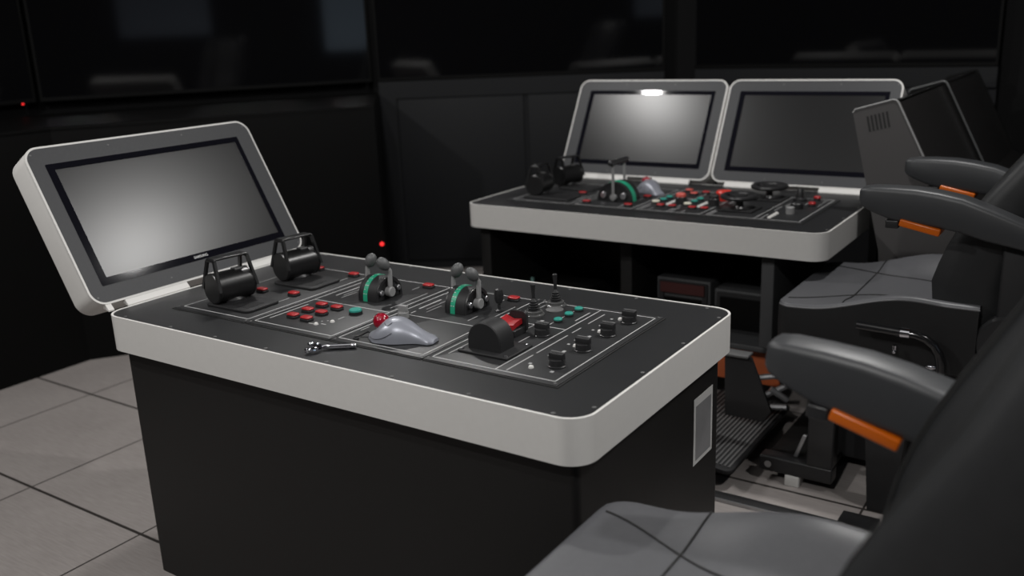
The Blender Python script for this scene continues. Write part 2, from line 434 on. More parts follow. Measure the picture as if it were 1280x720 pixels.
push_button(PA, .612, .300, 'teal', .032, shape='round', h=.013)
throttle(PA, .566, .445); throttle(PA, .840, .460)
for x, y in ((1.098, .470), (1.098, .520), (1.099, .566)): push_button(PA, x, y, 'teal', .021, shape='round', h=.010)
for y in (.217, .325, .437, .541): rotary(PA, 1.248, y)
rotary(PA, 1.116, .371)
joystick(PA, 1.017, .492, .078, (-.001, 0)); joystick(PA, 1.024, .582, .082, (-.001, 0))
pd = MB(); pd.lathe([(.022, PZ), (.022, PZ + .003), (.02, PZ + .004), (.001, PZ + .004)], 22, (1.043, .545, 0)); PA('round_cover_disc', pd, 'greypl')
# half dome lever box with its plate
b = MB(); b.box(1.010, .193, PZ, 1.140, .294, PZ + .006, .002); o = PA('lever_housing', b, 'blackmt'); o['label'] = 'black half round lever housing on a square plate'
d = MB(); rr = .043
def dpro(y, r):
    pts = [(1.068 - r, y, PZ + .005)]
    for i in range(19):
        t = pi * i / 18; pts.append((1.068 - r * cos(t), y, PZ + .024 + r * sin(t) * 1.02))
    pts.append((1.068 + r, y, PZ + .005)); return pts
d.loops([dpro(.212, rr - .002), dpro(.214, rr), dpro(.264, rr), dpro(.266, rr - .002)]); PA('half_round_cover', d, 'blackmt', o)
for x, y in ((1.018, .201), (1.132, .201), (1.132, .286), (1.018, .286)):
    s = MB(); s.lathe([(.004, PZ + .006), (.004, PZ + .008), (.001, PZ + .009)], 10, (x, y, 0)); PA('screw', s, 'silver', o)
# red cap switch with guard
b = MB(); b.box(1.030, .325, PZ, 1.072, .372, PZ + .016, .002); o = PA('guarded_switch', b, 'blackpl'); o['label'] = 'red cap switch in a black guard'
g = MB(); g.prism(rrect(1.030, PZ + .0, 1.076, PZ + .050, .012, 4), 0, .008); bmesh.ops.transform(g.bm, matrix=Matrix(((1, 0, 0, 0), (0, 0, 1, .368), (0, 1, 0, 0), (0, 0, 0, 1))), verts=g.bm.verts); PA('switch_guard', g, 'blackpl', o)
k = MB(); k.loops([[(1.024, y, z0), (1.066, y, z1), (1.066, y, z1 + .012), (1.045, y, z1 + .009), (1.024, y, z0 + .007)] for y, z0, z1 in ((.326, PZ + .026, PZ + .016), (.345, PZ + .030, PZ + .020), (.366, PZ + .032, PZ + .022))]); PA('switch_cap', k, 'darkred', o)
# egg shaped toggle
b = MB(); b.lathe([(.012, PZ), (.012, PZ + .004), (.004, PZ + .006), (.0035, PZ + .02), (.0075, PZ + .022), (.0115, PZ + .034), (.0115, PZ + .046), (.009, PZ + .056), (.003, PZ + .059)], 18, (.925, .478, 0))
o = PA('toggle_lever', b, 'blackpl'); o['label'] = 'glossy black egg shaped toggle knob'
b = MB(); b.lathe([(.014, PZ), (.014, PZ + .014), (.0125, PZ + .016), (.001, PZ + .016)], 18, (.742, .330, 0)); b.box(.729, .325, PZ + .014, .755, .335, PZ + .032, .002)
o = PA('key_switch', b, 'lever'); o['label'] = 'grey key switch knob behind the trackball'
# blank label on the right face of the body (its printed code is left out)
s = MB(); s.box(1.4002, .566, .42, 1.4012, .678, .588); st = PA('label_sheet', s, 'sticker'); st['label'] = 'white rectangular label sheet with a grey square'
s = MB(); s.box(1.4011, .577, .43, 1.4016, .668, .568); PA('label_print', s, 'stickgrey', st)

# ================================================================== DISPLAY UNITS
TL = radians(29.3)
def text_mesh(body, size):
    cu = bpy.data.curves.new('brand_text', 'FONT'); cu.body = body; cu.size = size; cu.align_x = 'CENTER'; cu.align_y = 'CENTER'; cu.extrude = .0002
    cu.offset = size * .02
    ob = bpy.data.objects.new('brand_text', cu); C.objects.link(ob)
    dg = bpy.context.evaluated_depsgraph_get(); me = bpy.data.meshes.new_from_object(ob.evaluated_get(dg))
    bpy.data.objects.remove(ob); bpy.data.curves.remove(cu)
    return me
def display(label, o, u, wd, T=.088, hinges=(), screen_u=None, h=.461, logo=True):
    """o: lower left front corner, u: direction along the lower edge, face leans back by TL"""
    u = V(u); back = V((0, 0, 1)).cross(u); n = u.cross(V((0, 0, 1)))  # n horizontal, out of the face
    w_ = V((0, 0, 1)) * cos(TL) - n * sin(TL); nn = n * cos(TL) + V((0, 0, 1)) * sin(TL)
    root = thing('display_unit', label, 'monitor', tuple(V(o) + u * wd / 2)); org = tuple(root.location)
    F = frame(o, u, w_, nn)
    P = lambda name, mb, m, par=root, **k: finish(name, mb, m, par, org, **k)
    hs = MB(F); hs.prism(rrect(0, 0, wd, h, .042, 8), -T, -.0042, 0, .004); hs.ring(rrect(0, 0, wd, h, .042, 8), rrect(.0056, .0056, wd - .0056, h - .0056, .037, 8), -.005, .0002); hs_o = P('housing', hs, 'white')
    b0, b1 = screen_u
    fp = MB(F); fp.ring(rrect(.0055, .0055, wd - .0055, h - .0055, .037, 8), rrect(b0 + .002, .052, b1 - .002, .406, .001, 8), -.004, .0006); P('faceplate', fp, 'faceplate')
    for x in (.02, wd * .33, wd * .66, wd - .02):
        for y in (.022, h - .022):
            s = MB(F); s.lathe([(.003, .0006), (.002, .0014)], 8, (x, y, 0)); P('screw', s, 'greypl')
    b0, b1 = screen_u
    bz = MB(F); bz.ring(rrect(b0, .050, b1, .408, .003, 2), rrect(b0 + .021, .071, b1 - .016, .391, .001, 2), -.003, .0012); bo = P('screen_bezel', bz, 'bezel')
    sc = MB(F); sc.box(b0 + .020, .070, -.004, b1 - .015, .392, -.0008); P('screen', sc, 'screen')
    if logo:
        me = text_mesh('SAMSUNG', .0105); me.transform(F @ Matrix.Translation(((b0 + b1) / 2, .0603, .0014)))
        me.transform(Matrix.Translation(-V(org))); me.materials.clear(); me.materials.append(M['line'])
        t = bpy.data.objects.new('brand_lettering', me); C.objects.link(t); t.parent = bo
    # hinge ledge between worktop and housing
    hl = MB(frame(o, u, -n, (0, 0, 1)))
    zz = o[2]
    cuts = [0.03] + [c for ab in hinges for c in ab] + [wd - .03]
    for i in range(0, len(cuts), 2):
        if cuts[i + 1] > cuts[i]: hl.loops([[(cuts[i], .012, -.012), (cuts[i], -.012, H - zz + .0005), (cuts[i], -.012, H - zz + .004), (cuts[i], .006, .006)][k:] + [] for k in (0,)] + [[(cuts[i + 1], .012, -.012), (cuts[i + 1], -.012, H - zz + .0005), (cuts[i + 1], -.012, H - zz + .004), (cuts[i + 1], .006, .006)]])
    P('hinge_ledge', hl, 'white')
    return root
display('white framed tilted screen with lettering on its bezel, standing alone at a console end', (-.015, -.008, .776), (0, 1, 0), .746,
        hinges=((.046, .088), (.285, .392)), screen_u=(.045, .686))
# ================================================================== CONSOLE B (rear)
BX, BY = -.04, 1.63
B, PB = console('white rimmed control console with twin tilted screens along its back edge and two hand wheels', BX, BY)
b = MB()
b.box(BX + .03, BY + .06, 0, BX + .075, BY + .70, H - .09, .004); PB('side_support', b, 'body')
b = MB(); b.box(1.165, BY + .06, .325, 1.21, BY + .70, H - .09, .004); PB('side_support', b, 'framegrey')
b = MB(); b.box(1.165, BY + .64, 0, 1.20, BY + .70, .325, .004); PB('rear_leg', b, 'body')
b = MB(); b.box(.575, BY + .16, 0, .625, BY + .70, H - .09, .004); PB('middle_support', b, 'body')
b = MB(); b.box(BX + .075, BY + .685, .23, 1.165, BY + .70, H - .09); PB('back_board', b, 'body')
b = MB(); b.box(.626, BY + .14, .275, 1.165, BY + .68, .295, .003); PB('equipment_shelf', b, 'framegrey')
b = MB(); b.box(.626, BY + .20, .13, 1.20, BY + .215, .275, .003); o = PB('lower_panel', b, 'rust'); o['label'] = 'rust orange panel below the equipment shelf'
def bx(x): return x
colsB = [(.101, .366), (.390, .632), (.655, .905), (.929, 1.261)]
plB = panels(PB, BX, BY, (1.772, 2.20), colsB, [[], [], [(.775, 1.772, .775, 2.20)], [(1.104, 1.772, 1.104, 2.20)]])
legends(PB, plB[0], [(.345, 1.9, .004, .08), (.345, 2.06, .004, .05)])
legends(PB, plB[1], [(.41, 1.88, .005, .12), (.575, 1.80, .003, .05), (.585, 1.95, .003, .06), (.5, 2.1, .004, .06)])
legends(PB, plB[2], [(.668, 1.82, .004, .08), (.70, 1.80, .003, .04), (.79, 1.82, .004, .08), (.83, 1.80, .003, .04), (.69, 2.08, .004, .07), (.86, 2.10, .03, .01), (.87, 2.15, .03, .01), (.76, 2.03, .02, .008)])
legends(PB, plB[3], [(.94, 1.82, .004, .08), (1.125, 1.82, .004, .08), (1.125, 1.97, .004, .08), (1.135, 2.05, .004, .06), (1.19, 2.1, .004, .05), (1.24, 2.08, .003, .05), (1.24, 2.15, .003, .05)])
studs(PB, [(1.15, 1.80 + i * .026) for i in range(4)], plB[3], m='white', r=.0075)
studs(PB, [(.725, 1.895 + i * .024) for i in range(4)], plB[2], m='white', r=.0072)
studs(PB, [(.85, 1.895 + i * .024) for i in range(4)], plB[2], m='white', r=.0072)
azimuth_lever(PB, .155, 1.895, (.125, 1.805, .335, 1.925), radians(98))
azimuth_lever(PB, .150, 2.13, (.155, 2.035, .320, 2.155), radians(74))
for x, y in ((.31, 1.975), (.418, 1.815), (.60, 1.812), (.592, 1.995)): push_button(PB, x, y)
for x, y in ((.716, 1.85), (.762, 1.852), (.843, 1.85), (.889, 1.852), (.770, 2.16)): push_button(PB, x, y, 'red', .028, .024)
for x, y in ((.690, 2.18), (.735, 2.12)): push_button(PB, x, y, 'salmon', .03, .024)
for x, y in ((.672, 1.903), (.802, 1.903)): push_button(PB, x, y, 'cream', .03, shape='round', h=.012)
for x, y in ((.680, 1.955), (.680, 2.01), (.805, 1.96), (.806, 2.015)): push_button(PB, x, y, 'teal', .026, shape='round', h=.012)
# black selector with salmon cap, plain black selector
for x, y, m in ((.765, 1.925, 'salmon'), (.892, 1.938, 'blackmt')):
    b = MB(); b.lathe([(.021, PZ), (.021, PZ + .026), (.017, PZ + .03), (.001, PZ + .03)], 20, (x, y, 0)); o = PB('selector_knob', b, 'blackpl')
    c = MB(); c.lathe([(.019, PZ + .029), (.019, PZ + .038), (.015, PZ + .042), (.001, PZ + .042)], 20, (x, y, 0)); PB('knob_cap', c, m, o)
b = MB(); b.lathe([(.02, PZ), (.02, PZ + .018), (.03, PZ + .022), (.031, PZ + .032), (.026, PZ + .038), (.001, PZ + .039)], 24, (.888, 2.05, 0))
o = PB('emergency_stop', b, 'redbright'); o['label'] = 'large bright red mushroom emergency button'
# throttle of the rear console: drum axis along y with T handle
TT = Matrix.Translation((.507, 1.915, 0)) @ Matrix.Rotation(-pi / 2, 4, 'Z')
rad = .072
def arcB(ax, rr):
    pts = [(ax, -rr, PZ)]
    for i in range(17):
        t = pi * i / 16; pts.append((ax, -rr * cos(t), PZ + .004 + rr * sin(t)))
    return pts + [(ax, rr, PZ)]
b = MB(TT); b.loops([arcB(-.04, rad - .002), arcB(-.038, rad), arcB(.038, rad), arcB(.04, rad - .002)]); o = PB('throttle_lever_unit', b, 'blackmt')
o['label'] = 'black half drum throttle with green scale band and a crossbar handle'
g = MB(TT); g.loops([arcB(-.006, rad + .0006), arcB(-.0058, rad + .0014), arcB(.0218, rad + .0014), arcB(.022, rad + .0006)]); PB('scale_band', g, 'green', o)
rm = MB(TT); out = arcB(.04, rad); inn = arcB(.04, rad - .008); rm.loops([out, [(x + .003, y, z) for x, y, z in out], [(x + .003, y, z) for x, y, z in inn], inn], cap=False); PB('side_rim', rm, 'blackpl', o)
bl = MB(TT)
for dy in (-.043, .043): bl.lathe([(.013, 0), (.013, .008), (.011, .01), (.001, .01)], 14, (.04, dy, PZ + .025), 'x')
PB('bolt', bl, 'silver', o)
lv = MB(TT); lv.lathe([(.013, 0), (.013, .012), (.001, .014)], 14, (.04, 0, PZ + .018), 'x'); lv.tube([(.048, 0, PZ + .018), (.048, 0, PZ + .15)], .0055)
le = PB('lever', lv, 'lever', o)
lv = MB(TT); lv.tube([(-.048, -.0, PZ + .02), (-.048, -.0, PZ + .15)], .0055); PB('lever', lv, 'lever', o)
hb = MB(TT); hb.tube([(.075, 0, PZ + .152), (.07, 0, PZ + .152), (-.07, 0, PZ + .152), (-.075, 0, PZ + .152)], [.006, .011, .011, .006], 14); PB('crossbar_grip', hb, 'blackpl', le)
# two small hand wheels
for x, y in ((1.005, 1.90), (1.035, 2.135)):
    b = MB(); b.box(x - .065, y - .055, PZ, x + .065, y + .055, PZ + .008, .002); o = PB('hand_wheel', b, 'blackmt'); o['label'] = 'small black hand wheel on a square plate'
    s = MB(); s.lathe([(.022, PZ + .007), (.014, PZ + .016), (.012, PZ + .035), (.026, PZ + .042), (.026, PZ + .054), (.001, PZ + .056)], 20, (x, y, 0))
    for k in range(3):
        t = radians(30 + 120 * k); s.tube([(x, y, PZ + .045), (x + .058 * cos(t), y + .058 * sin(t), PZ + .049)], .007, 8)
    PB('wheel_hub', s, 'blackpl', o)
    r_ = MB(); pr = [(.060 + .010 * cos(2 * pi * k / 10), PZ + .050 + .009 * sin(2 * pi * k / 10)) for k in range(11)]
    r_.loops([[(x + r * cos(2 * pi * i / 28), y + r * sin(2 * pi * i / 28), z) for i in range(28)] for r, z in pr], cap=False); PB('wheel_rim', r_, 'blackpl', o)
joy = MB(); joy.lathe([(.026, PZ), (.026, PZ + .008), (.014, PZ + .014), (.013, PZ + .04), (.010, PZ + .046), (.001, PZ + .047)], 18, (1.150, 2.145, 0)); o = PB('joystick', joy, 'blackpl')
b = MB(); b.lathe([(.015, PZ), (.015, PZ + .022), (.013, PZ + .024), (.001, PZ + .024)], 18, (1.19, 1.90, 0)); o = PB('rotary_knob', b, 'lever'); o['label'] = 'small grey rotary knob'
b = MB(); b.lathe([(.022, PZ), (.022, PZ + .018), (.019, PZ + .022), (.001, PZ + .022)], 20, (1.185, 1.995, 0)); PB('rotary_knob', b, 'blackpl')
for x, y in ((1.221, 2.055), (1.205, 2.175)): push_button(PB, x, y, 'red', .026, shape='round', h=.016)

display('tilted screen with a bright lamp reflection at its top edge, behind the T handled throttle', (-.030, 2.362, .777), (1, 0, 0), .722,
        hinges=((.345, .468), (.640, .692)), screen_u=(.060, .672), logo=False)
display('dark tilted screen partly hidden by the vented grey cabinet, behind the hand wheels', (.702, 2.362, .777), (1, 0, 0), .700,
        hinges=((.03, .066), (.30, .455)), screen_u=(.052, .655), logo=False)

# equipment below the rear console
def crate(name, label, cat, x0, y0, z0, x1, y1, z1, m, extras=()):
    t = thing(name, label, cat, ((x0 + x1) / 2, (y0 + y1) / 2, z0)); org = tuple(t.location)
    b = MB(); b.box(x0, y0, z0, x1, y1, z1, .004); finish('case', b, m, t, org)
    f = MB(); f.ring(rrect(x0 + .01, z0 + .01, x1 - .01, z1 - .01, .004, 2), rrect(x0 + .03, z0 + .03, x1 - .03, z1 - .03, .004, 2), 0, .008)
    bmesh.ops.transform(f.bm, matrix=Matrix(((1, 0, 0, 0), (0, 0, -1, y0), (0, 1, 0, 0), (0, 0, 0, 1))), verts=f.bm.verts); finish('front_frame', f, 'blackmt', t, org)
    for nm, bb, mm in extras:
        e = MB(); e.box(*bb); finish(nm, e, mm, t, org)
    return t
crate('computer_case', 'dark grey computer case with a dull red front strip under the twin screen console', 'computer', .68, 1.90, .295, .90, 2.28, .475, 'framegrey',
      [('red_strip', (.70, 1.885, .42, .88, 1.9, .46), 'deepred'), ('vent_panel', (.715, 1.888, .315, .865, 1.9, .40), 'gloss_black')])
crate('computer_case', 'grey framed computer case without red strip under the twin screen console', 'computer', .925, 1.88, .295, 1.145, 2.28, .46, 'framegrey',
      [('vent_panel', (.95, 1.868, .315, 1.12, 1.88, .435), 'gloss_black')])
t = crate('network_box', 'black network box with two pale teal plugs under the twin screen console', 'network box', -.03, 1.98, 0, .30, 2.25, .345, 'body',
      [('cable_plug', (.0, 1.99, .345, .016, 2.0, .385), 'paleteal'), ('cable_plug', (.032, 1.985, .345, .044, 1.995, .372), 'paleteal')])
# ================================================================== CONSOLE C (side unit with vents)
t = thing('instrument_cabinet', 'grey slanted instrument cabinet with vent slots and dark glass screens behind a helm chair', 'console', (1.62, 2.9, 0)); org = tuple(t.location)
def side(y0, y1, m, dx=0):
    b = MB()
    pts = [(1.520, 0), (1.473, .629), (1.363, 1.092), (1.360, 1.108), (1.372, 1.119), (1.482, 1.150), (1.494, 1.150), (1.503, 1.142), (1.69, .775), (1.80, .72), (1.80, 0)]
    b.loops([[(x + dx, y, z) for x, z in pts] for y in (y0, y1)]); return finish('side_panel', b, m, t, org)
sp = side(2.0, 2.03, 'sidegrey')
for y in (2.885, 3.70): side(y, y + .012, 'gloss_black')  # far panels: same part as the near one, dimmer light put into colour
for y0 in (2.0, 2.885):
    e = MB(); e.tube([(1.360, y0 + .001, 1.106), (1.366, y0 + .001, 1.117), (1.486, y0 + .001, 1.151), (1.497, y0 + .001, 1.149), (1.504, y0 + .001, 1.142), (1.69, y0 + .001, .777)], .0035, 6); finish('panel_edge_trim', e, 'lever' if y0 == 2.0 else 'knob', t, org)
vt = MB()
for i in range(6):
    x = 1.405 + i * .0122; zt = 1.094 + i * .0035
    vt.loops([[(x, 1.9992, zt), (x + .006, 1.9992, zt + .0015), (x + .018, 1.9992, zt - .05), (x + .012, 1.9992, zt - .0515)], [(x, 2.002, zt), (x + .006, 2.002, zt + .0015), (x + .018, 2.002, zt - .05), (x + .012, 2.002, zt - .0515)]])
finish('vent_slots', vt, 'stitch', sp, org)
for y0, y1 in ((2.03, 2.885), (2.897, 3.70)):
    g = MB(); g.loops([[(1.49, y, 1.135), (1.68, y, .77), (1.66, y, .76), (1.47, y, 1.125)] for y in (y0, y1)]); finish('glass_screen', g, 'darkglass', t, org)
    g = MB(); g.loops([[(1.41, y, 1.117), (1.49, y, 1.142), (1.49, y, 1.12), (1.46, y, .76), (1.46, y, .1), (1.44, y, .1), (1.43, y, .76)] for y in (y0, y1)]); finish('rear_cover', g, 'gloss_black', t, org)
    g = MB(); g.loops([[(1.68, y, .775), (1.79, y, .72), (1.79, y, .02), (1.66, y, .02)] for y in (y0, y1)]); finish('front_cover', g, 'body', t, org)

# ================================================================== CHAIR (local: faces -x, seat front at x=0)
def smooth(a, b, x):
    t = max(0., min(1., (x - a) / (b - a))); return t * t * (3 - 2 * t)
def make_chair(label, loc):
    root = thing('helm_chair', label, 'chair', loc)
    Q = lambda name, mb, m, par=root, **k: finish(name, mb, m, par, **k)
    hw = .283
    def topz(x, y, hwx):
        a = abs(y)
        w = .06 + .11 * smooth(.0, .30, x)
        bol = (.058 * smooth(.10, .42, x)) * smooth(hwx - w, hwx - .012, a)
        z = .600 + .012 * smooth(.0, .3, x) - .012 * smooth(.3, .5, x) + bol
        return z - .008 * max(0, (a - (hwx - .012)) / .012) ** 2.2
    def ring_at(x, hwx, dz, zb):
        ys = [-1, -.985, -.965, -.94, -.9, -.84, -.77, -.69, -.61, -.53, -.45, -.37, -.29, -.15, 0, .15, .29, .37, .45, .53, .61, .69, .77, .84, .9, .94, .965, .985, 1]
        r = [(x, k * hwx, topz(x, k * hwx, hwx) - dz) for k in ys]
        ze = r[-1][2]
        r += [(x, hwx + .004, ze * .5 + zb * .5), (x, hwx - .004, zb + .02), (x, hwx - .03, zb), (x, 0, zb), (x, -hwx + .03, zb), (x, -hwx + .004, zb + .02), (x, -hwx - .004, ze * .5 + zb * .5)]
        return r
    st = [(0.0, hw - .055, .014, .455), (.003, hw - .042, .006, .45), (.010, hw - .026, .001, .445), (.022, hw - .012, 0, .44), (.036, hw - .003, 0, .44), (.05, hw, 0, .44)] + [(.05 + .51 * i / 24, hw, 0, .44) for i in range(1, 25)]
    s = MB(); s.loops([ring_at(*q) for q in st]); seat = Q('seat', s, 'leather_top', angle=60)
    # cushion sides: same leather, their shade put into a darker colour
    for sg in (-1, 1):
        s = MB(); rows = []
        for x, hwx, dz, zb in st:
            ze = topz(x, hwx, hwx) - dz - .004
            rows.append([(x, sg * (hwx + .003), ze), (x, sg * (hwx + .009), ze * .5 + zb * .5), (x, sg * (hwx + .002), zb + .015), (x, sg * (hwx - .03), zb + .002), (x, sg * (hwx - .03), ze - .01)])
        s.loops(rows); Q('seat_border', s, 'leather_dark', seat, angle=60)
        p = MB(); p.tube([(x + .002, sg * (hwx + .002), topz(x, hwx, hwx) - dz - .001) for x, hwx, dz, zb in st], .0028, 6); Q('seat_piping', p, 'stitchlt', seat)
        p = MB(); p.tube([(x + .002, sg * (hw - (.06 + .11 * smooth(.0, .30, x))), topz(x, hw - (.06 + .11 * smooth(.0, .30, x)), hw) + .0010) for x, hwx, dz, zb in st[3:]], .0021, 6); Q('seat_seam', p, 'stitch', seat)
    sm = MB(); sm.tube([(.20, y * hw, topz(.20, y * hw, hw) + .0012) for y in [-.97, -.94, -.9, -.84, -.77, -.69, -.61, -.53, -.45, -.37, -.29, -.15, 0, .15, .29, .37, .45, .53, .61, .69, .77, .84, .9, .94, .97]], .0021, 6); Q('seat_seam', sm, 'stitch', seat)
    fr = MB(); fr.box(.03, -.24, .40, .54, .24, .445, .01); Q('seat_pan', fr, 'blackmt')
    # backrest
    hb = .243
    def xc(z):
        if z < .70: return .545 - .015 * (z - .56) / .14
        return .53 + .27 * (z - .70) + .28 * smooth(.70, 1.1, z) * (z - .70)
    def back_ring(z, k=1., inset=0.):
        us = [-1, -.97, -.9, -.8, -.7, -.58, -.45, -.25, 0, .25, .45, .58, .7, .8, .9, .97, 1]
        w = hb * (1 - .12 * smooth(1.0, 1.45, z)) * k
        r = []
        for u in us:
            a = abs(u); bo = .105 * smooth(.5, .84, a) * (1 - .5 * smooth(1.15, 1.42, z)) - .05 * max(0, (a - .9) / .1) ** 2
            r.append((xc(z) - bo + inset, u * w, z))
        e = xc(z)
        r += [(e + .03, w * 1.01, z), (e + .085 - inset, w * .93, z), (e + .11 - inset, w * .6, z), (e + .115 - inset, 0, z), (e + .11 - inset, -w * .6, z), (e + .085 - inset, -w * .93, z), (e + .03, -w * 1.01, z)]
        return r
    zs = [.565, .58, .62, .66, .70, .75, .80, .85, .9, .95, 1., 1.06, 1.12, 1.18, 1.24, 1.3, 1.35]
    rings = [back_ring(z) for z in zs] + [back_ring(1.385, .97, .012), back_ring(1.405, .90, .03), back_ring(1.412, .8, .045)]
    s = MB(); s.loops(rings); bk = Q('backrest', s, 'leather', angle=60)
    for sg in (-1, 1):
        for off in (.86, .80):
            p = MB(); pts = []
            for z in zs[2:]:
                w = hb * (1 - .12 * smooth(1.0, 1.45, z)); a = off
                bo = .105 * smooth(.5, .84, a) * (1 - .5 * smooth(1.15, 1.42, z))
                pts.append((xc(z) - bo - .0003, sg * a * w, z))
            p.tube(pts, .0022, 6); Q('backrest_seam', p, 'stitch', bk)
    # armrests
    for sg in (-1, 1):
        stt = [(.235, .934, .956, .014), (.2375, .926, .963, .025), (.245, .917, .969, .032), (.27, .904, .973, .037), (.325, .884, .975, .037), (.385, .878, .974, .039), (.44, .872, .968, .04), (.50, .864, .957, .041), (.56, .846, .936, .041), (.64, .832, .904, .041), (.72, .81, .868, .038), (.78, .80, .845, .03), (.80, .81, .835, .015)]
        rings = []
        for x, zb, zt, w in stt:
            zc, hh = (zb + zt) / 2, (zt - zb) / 2; r = []
            for i in range(20):
                t = 2 * pi * i / 20; ct, sn = cos(t), sin(t); e = .34
                r.append((x, sg * .288 + w * math.copysign(abs(ct) ** e, ct), zc + hh * math.copysign(abs(sn) ** e, sn)))
            rings.append(r)
        a = MB(); a.loops(rings); ar = Q('armrest', a, 'armpad', angle=50)
        c = MB(frame((.345, sg * .288, .884), (.977, 0, -.21), (0, 1, 0), (.21, 0, .977))); c.box(.004, -.0435, -.010, .110, .0435, .010, .004); ct = Q('armrest_catch', c, 'orange', ar); ct['label'] = 'orange plastic catch under the armrest'
        c = MB(); c.box(.31, sg * .288 - .03, .862, .345, sg * .288 + .03, .885, .004); Q('armrest_bracket', c, 'blackpl', ar)
        h = MB(); h.lathe([(.001, -.018), (.075, -.018), (.082, -.010), (.082, .012), (.075, .018), (.001, .018)], 28, (.635, sg * .27, .56), 'y'); Q('hinge_cover', h, 'blackmt')
        h = MB(); h.box(.60, sg * .262 - .018, .45, .68, sg * .262 + .018, .84, .01); Q('arm_support', h, 'blackmt')
    # chrome lever at the near side
    p = MB(); p.tube([(.258, -.335, .580), (.385, -.335, .575), (.40, -.335, .574)], .0135, 12); lv = Q('adjustment_lever', p, 'glossblack'); lv['label'] = 'black and chrome curved lever beside the seat'
    p = MB(); p.tube([(.392, -.335, .574), (.415, -.335, .573), (.44, -.332, .565), (.462, -.33, .548), (.476, -.328, .525), (.482, -.326, .495), (.482, -.324, .44)], .0125, 12); Q('lever_arm', p, 'glossblack', lv)
    p = MB(); p.lathe([(.0152, .376), (.0152, .400)], 14, (0, -.335, .5748), 'x'); Q('lever_collar', p, 'chrome', lv)
    p = MB(); p.ball((.46, -.335, .487), .009, 1.6, .8, .8); p.cyl((.36, -.32, .53), (.36, -.32, .515), .006); p.ball((.36, -.325, .512), .006); Q('lever_fastener', p, 'chrome', lv)
    # pedestal and base
    b = MB(); b.box(.16, -.10, .05, .36, .10, .40, .01); Q('pedestal', b, 'blackmt')
    for sg in (-1, 1):
        b = MB(); b.box(-.03, sg * .255 - .028, .035, .20, sg * .255 + .028, .085, .006); br = Q('base_rail', b, 'blackpl')
        b = MB(); b.box(.055, sg * .255 - .03, 0, .10, sg * .255 + .03, .035, .003); Q('base_foot', b, 'white', br)
        b = MB(); b.box(.12, sg * .255 - .03, .085, .20, sg * .255 + .03, .44, .006); Q('base_post', b, 'blackpl')
        b = MB(); b.loops([[(.28, y, .44), (.315, y, .0), (.385, y, .0), (.42, y, .44)] for y in (sg * .285 - .03, sg * .285 + .03)]); Q('base_post', b, 'blackmt')
        b = MB(); b.cyl((.0, sg * .285, .06), (.0, sg * .285 - sg * .012, .06), .011); Q('base_bolt', b, 'alum', br)
        b = MB(frame((.075, sg * .24, .085), (1, 0, 0), (0, 1, 0), (.32, 0, .947))); b.box(-.007, -.006, 0, .007, .006, .085, .003); Q('release_pedal', b, 'alum', br)
    b = MB(); b.box(-.02, -.25, .045, .18, .25, .07, .004); Q('base_plate', b, 'body')
    # footrest, ribbed
    F = frame((-.075, 0, .066), (-.99, 0, .10), (0, -1, 0), (.10, 0, .99))
    f = MB(F); f.prism(rrect(0, -.20, .26, .41, .03, 4), -.014, 0, .003); ft = Q('footrest', f, 'blackmt')
    r = MB(F)
    for i in range(17): r.box(.014 + i * .014, -.18, -.001, .020 + i * .014, .385, .003)
    Q('footrest_ribs', r, 'greypl', ft)
    b = MB()
    for y in (-.19,): b.loops([[(-.185, yy, .37), (-.105, yy, .378), (-.095, yy, .37), (-.025, yy, .20), (-.05, yy, .16), (-.18, yy, .16)] for yy in (y - .006, y + .006)])
    Q('footrest_bracket', b, 'blackpl', ft)
    b = MB(); b.box(-.19, -.215, .374, -.10, -.165, .384, .003); Q('bracket_cap', b, 'greypl', ft)
    b = MB()
    for p0, p1 in (((-.155, .05, .21), (-.06, .06, .235)), ((-.13, .04, .15), (-.05, .05, .20)), ((-.15, .06, .10), (-.05, .06, .115)), ((-.10, .02, .19), (-.045, .04, .15))): b.cyl(p0, p1, .011, seg=8)
    Q('linkage_bar', b, 'alum')
    return root
ch = make_chair('dark leather helm chair with a chrome side lever, beside the console with hand wheels', (1.32, 1.645, 0))
c2 = dup_tree(ch); c2.location = (1.452, -.222, 0); c2['label'] = 'dark leather helm chair with its seat against the end of the single screen console'
for o in [k for k in c2.children if k.name.startswith('armrest') and k.data.vertices[0].co.y < 0]:
    o.matrix_basis = Matrix.Translation((.79, 0, .84)) @ Matrix.Rotation(radians(102), 4, 'Y') @ Matrix.Translation((-.79, 0, -.84))   # near arm folded up
for o in list(c2.children):
    nm = o.name.split('.')[0]; X = None
    if nm == 'backrest': X = Matrix.Translation((.55, 0, .80)) @ Matrix.Rotation(radians(-7), 4, 'Y') @ Matrix.Translation((-.55 + .045, 0, -.80))   # a little more upright
    if nm == 'armrest': X = Matrix.Translation((.25 + .05, 0, .925)) @ Matrix.Rotation(radians(5), 4, 'Y') @ Matrix.Translation((-.25, 0, -.945))
    if nm in ('arm_support', 'hinge_cover'): X = Matrix.Translation((.05, 0, -.02))
    if X: o.matrix_basis = X @ o.matrix_basis
for o in (ch, c2): o['group'] = 'black leather helm chairs'

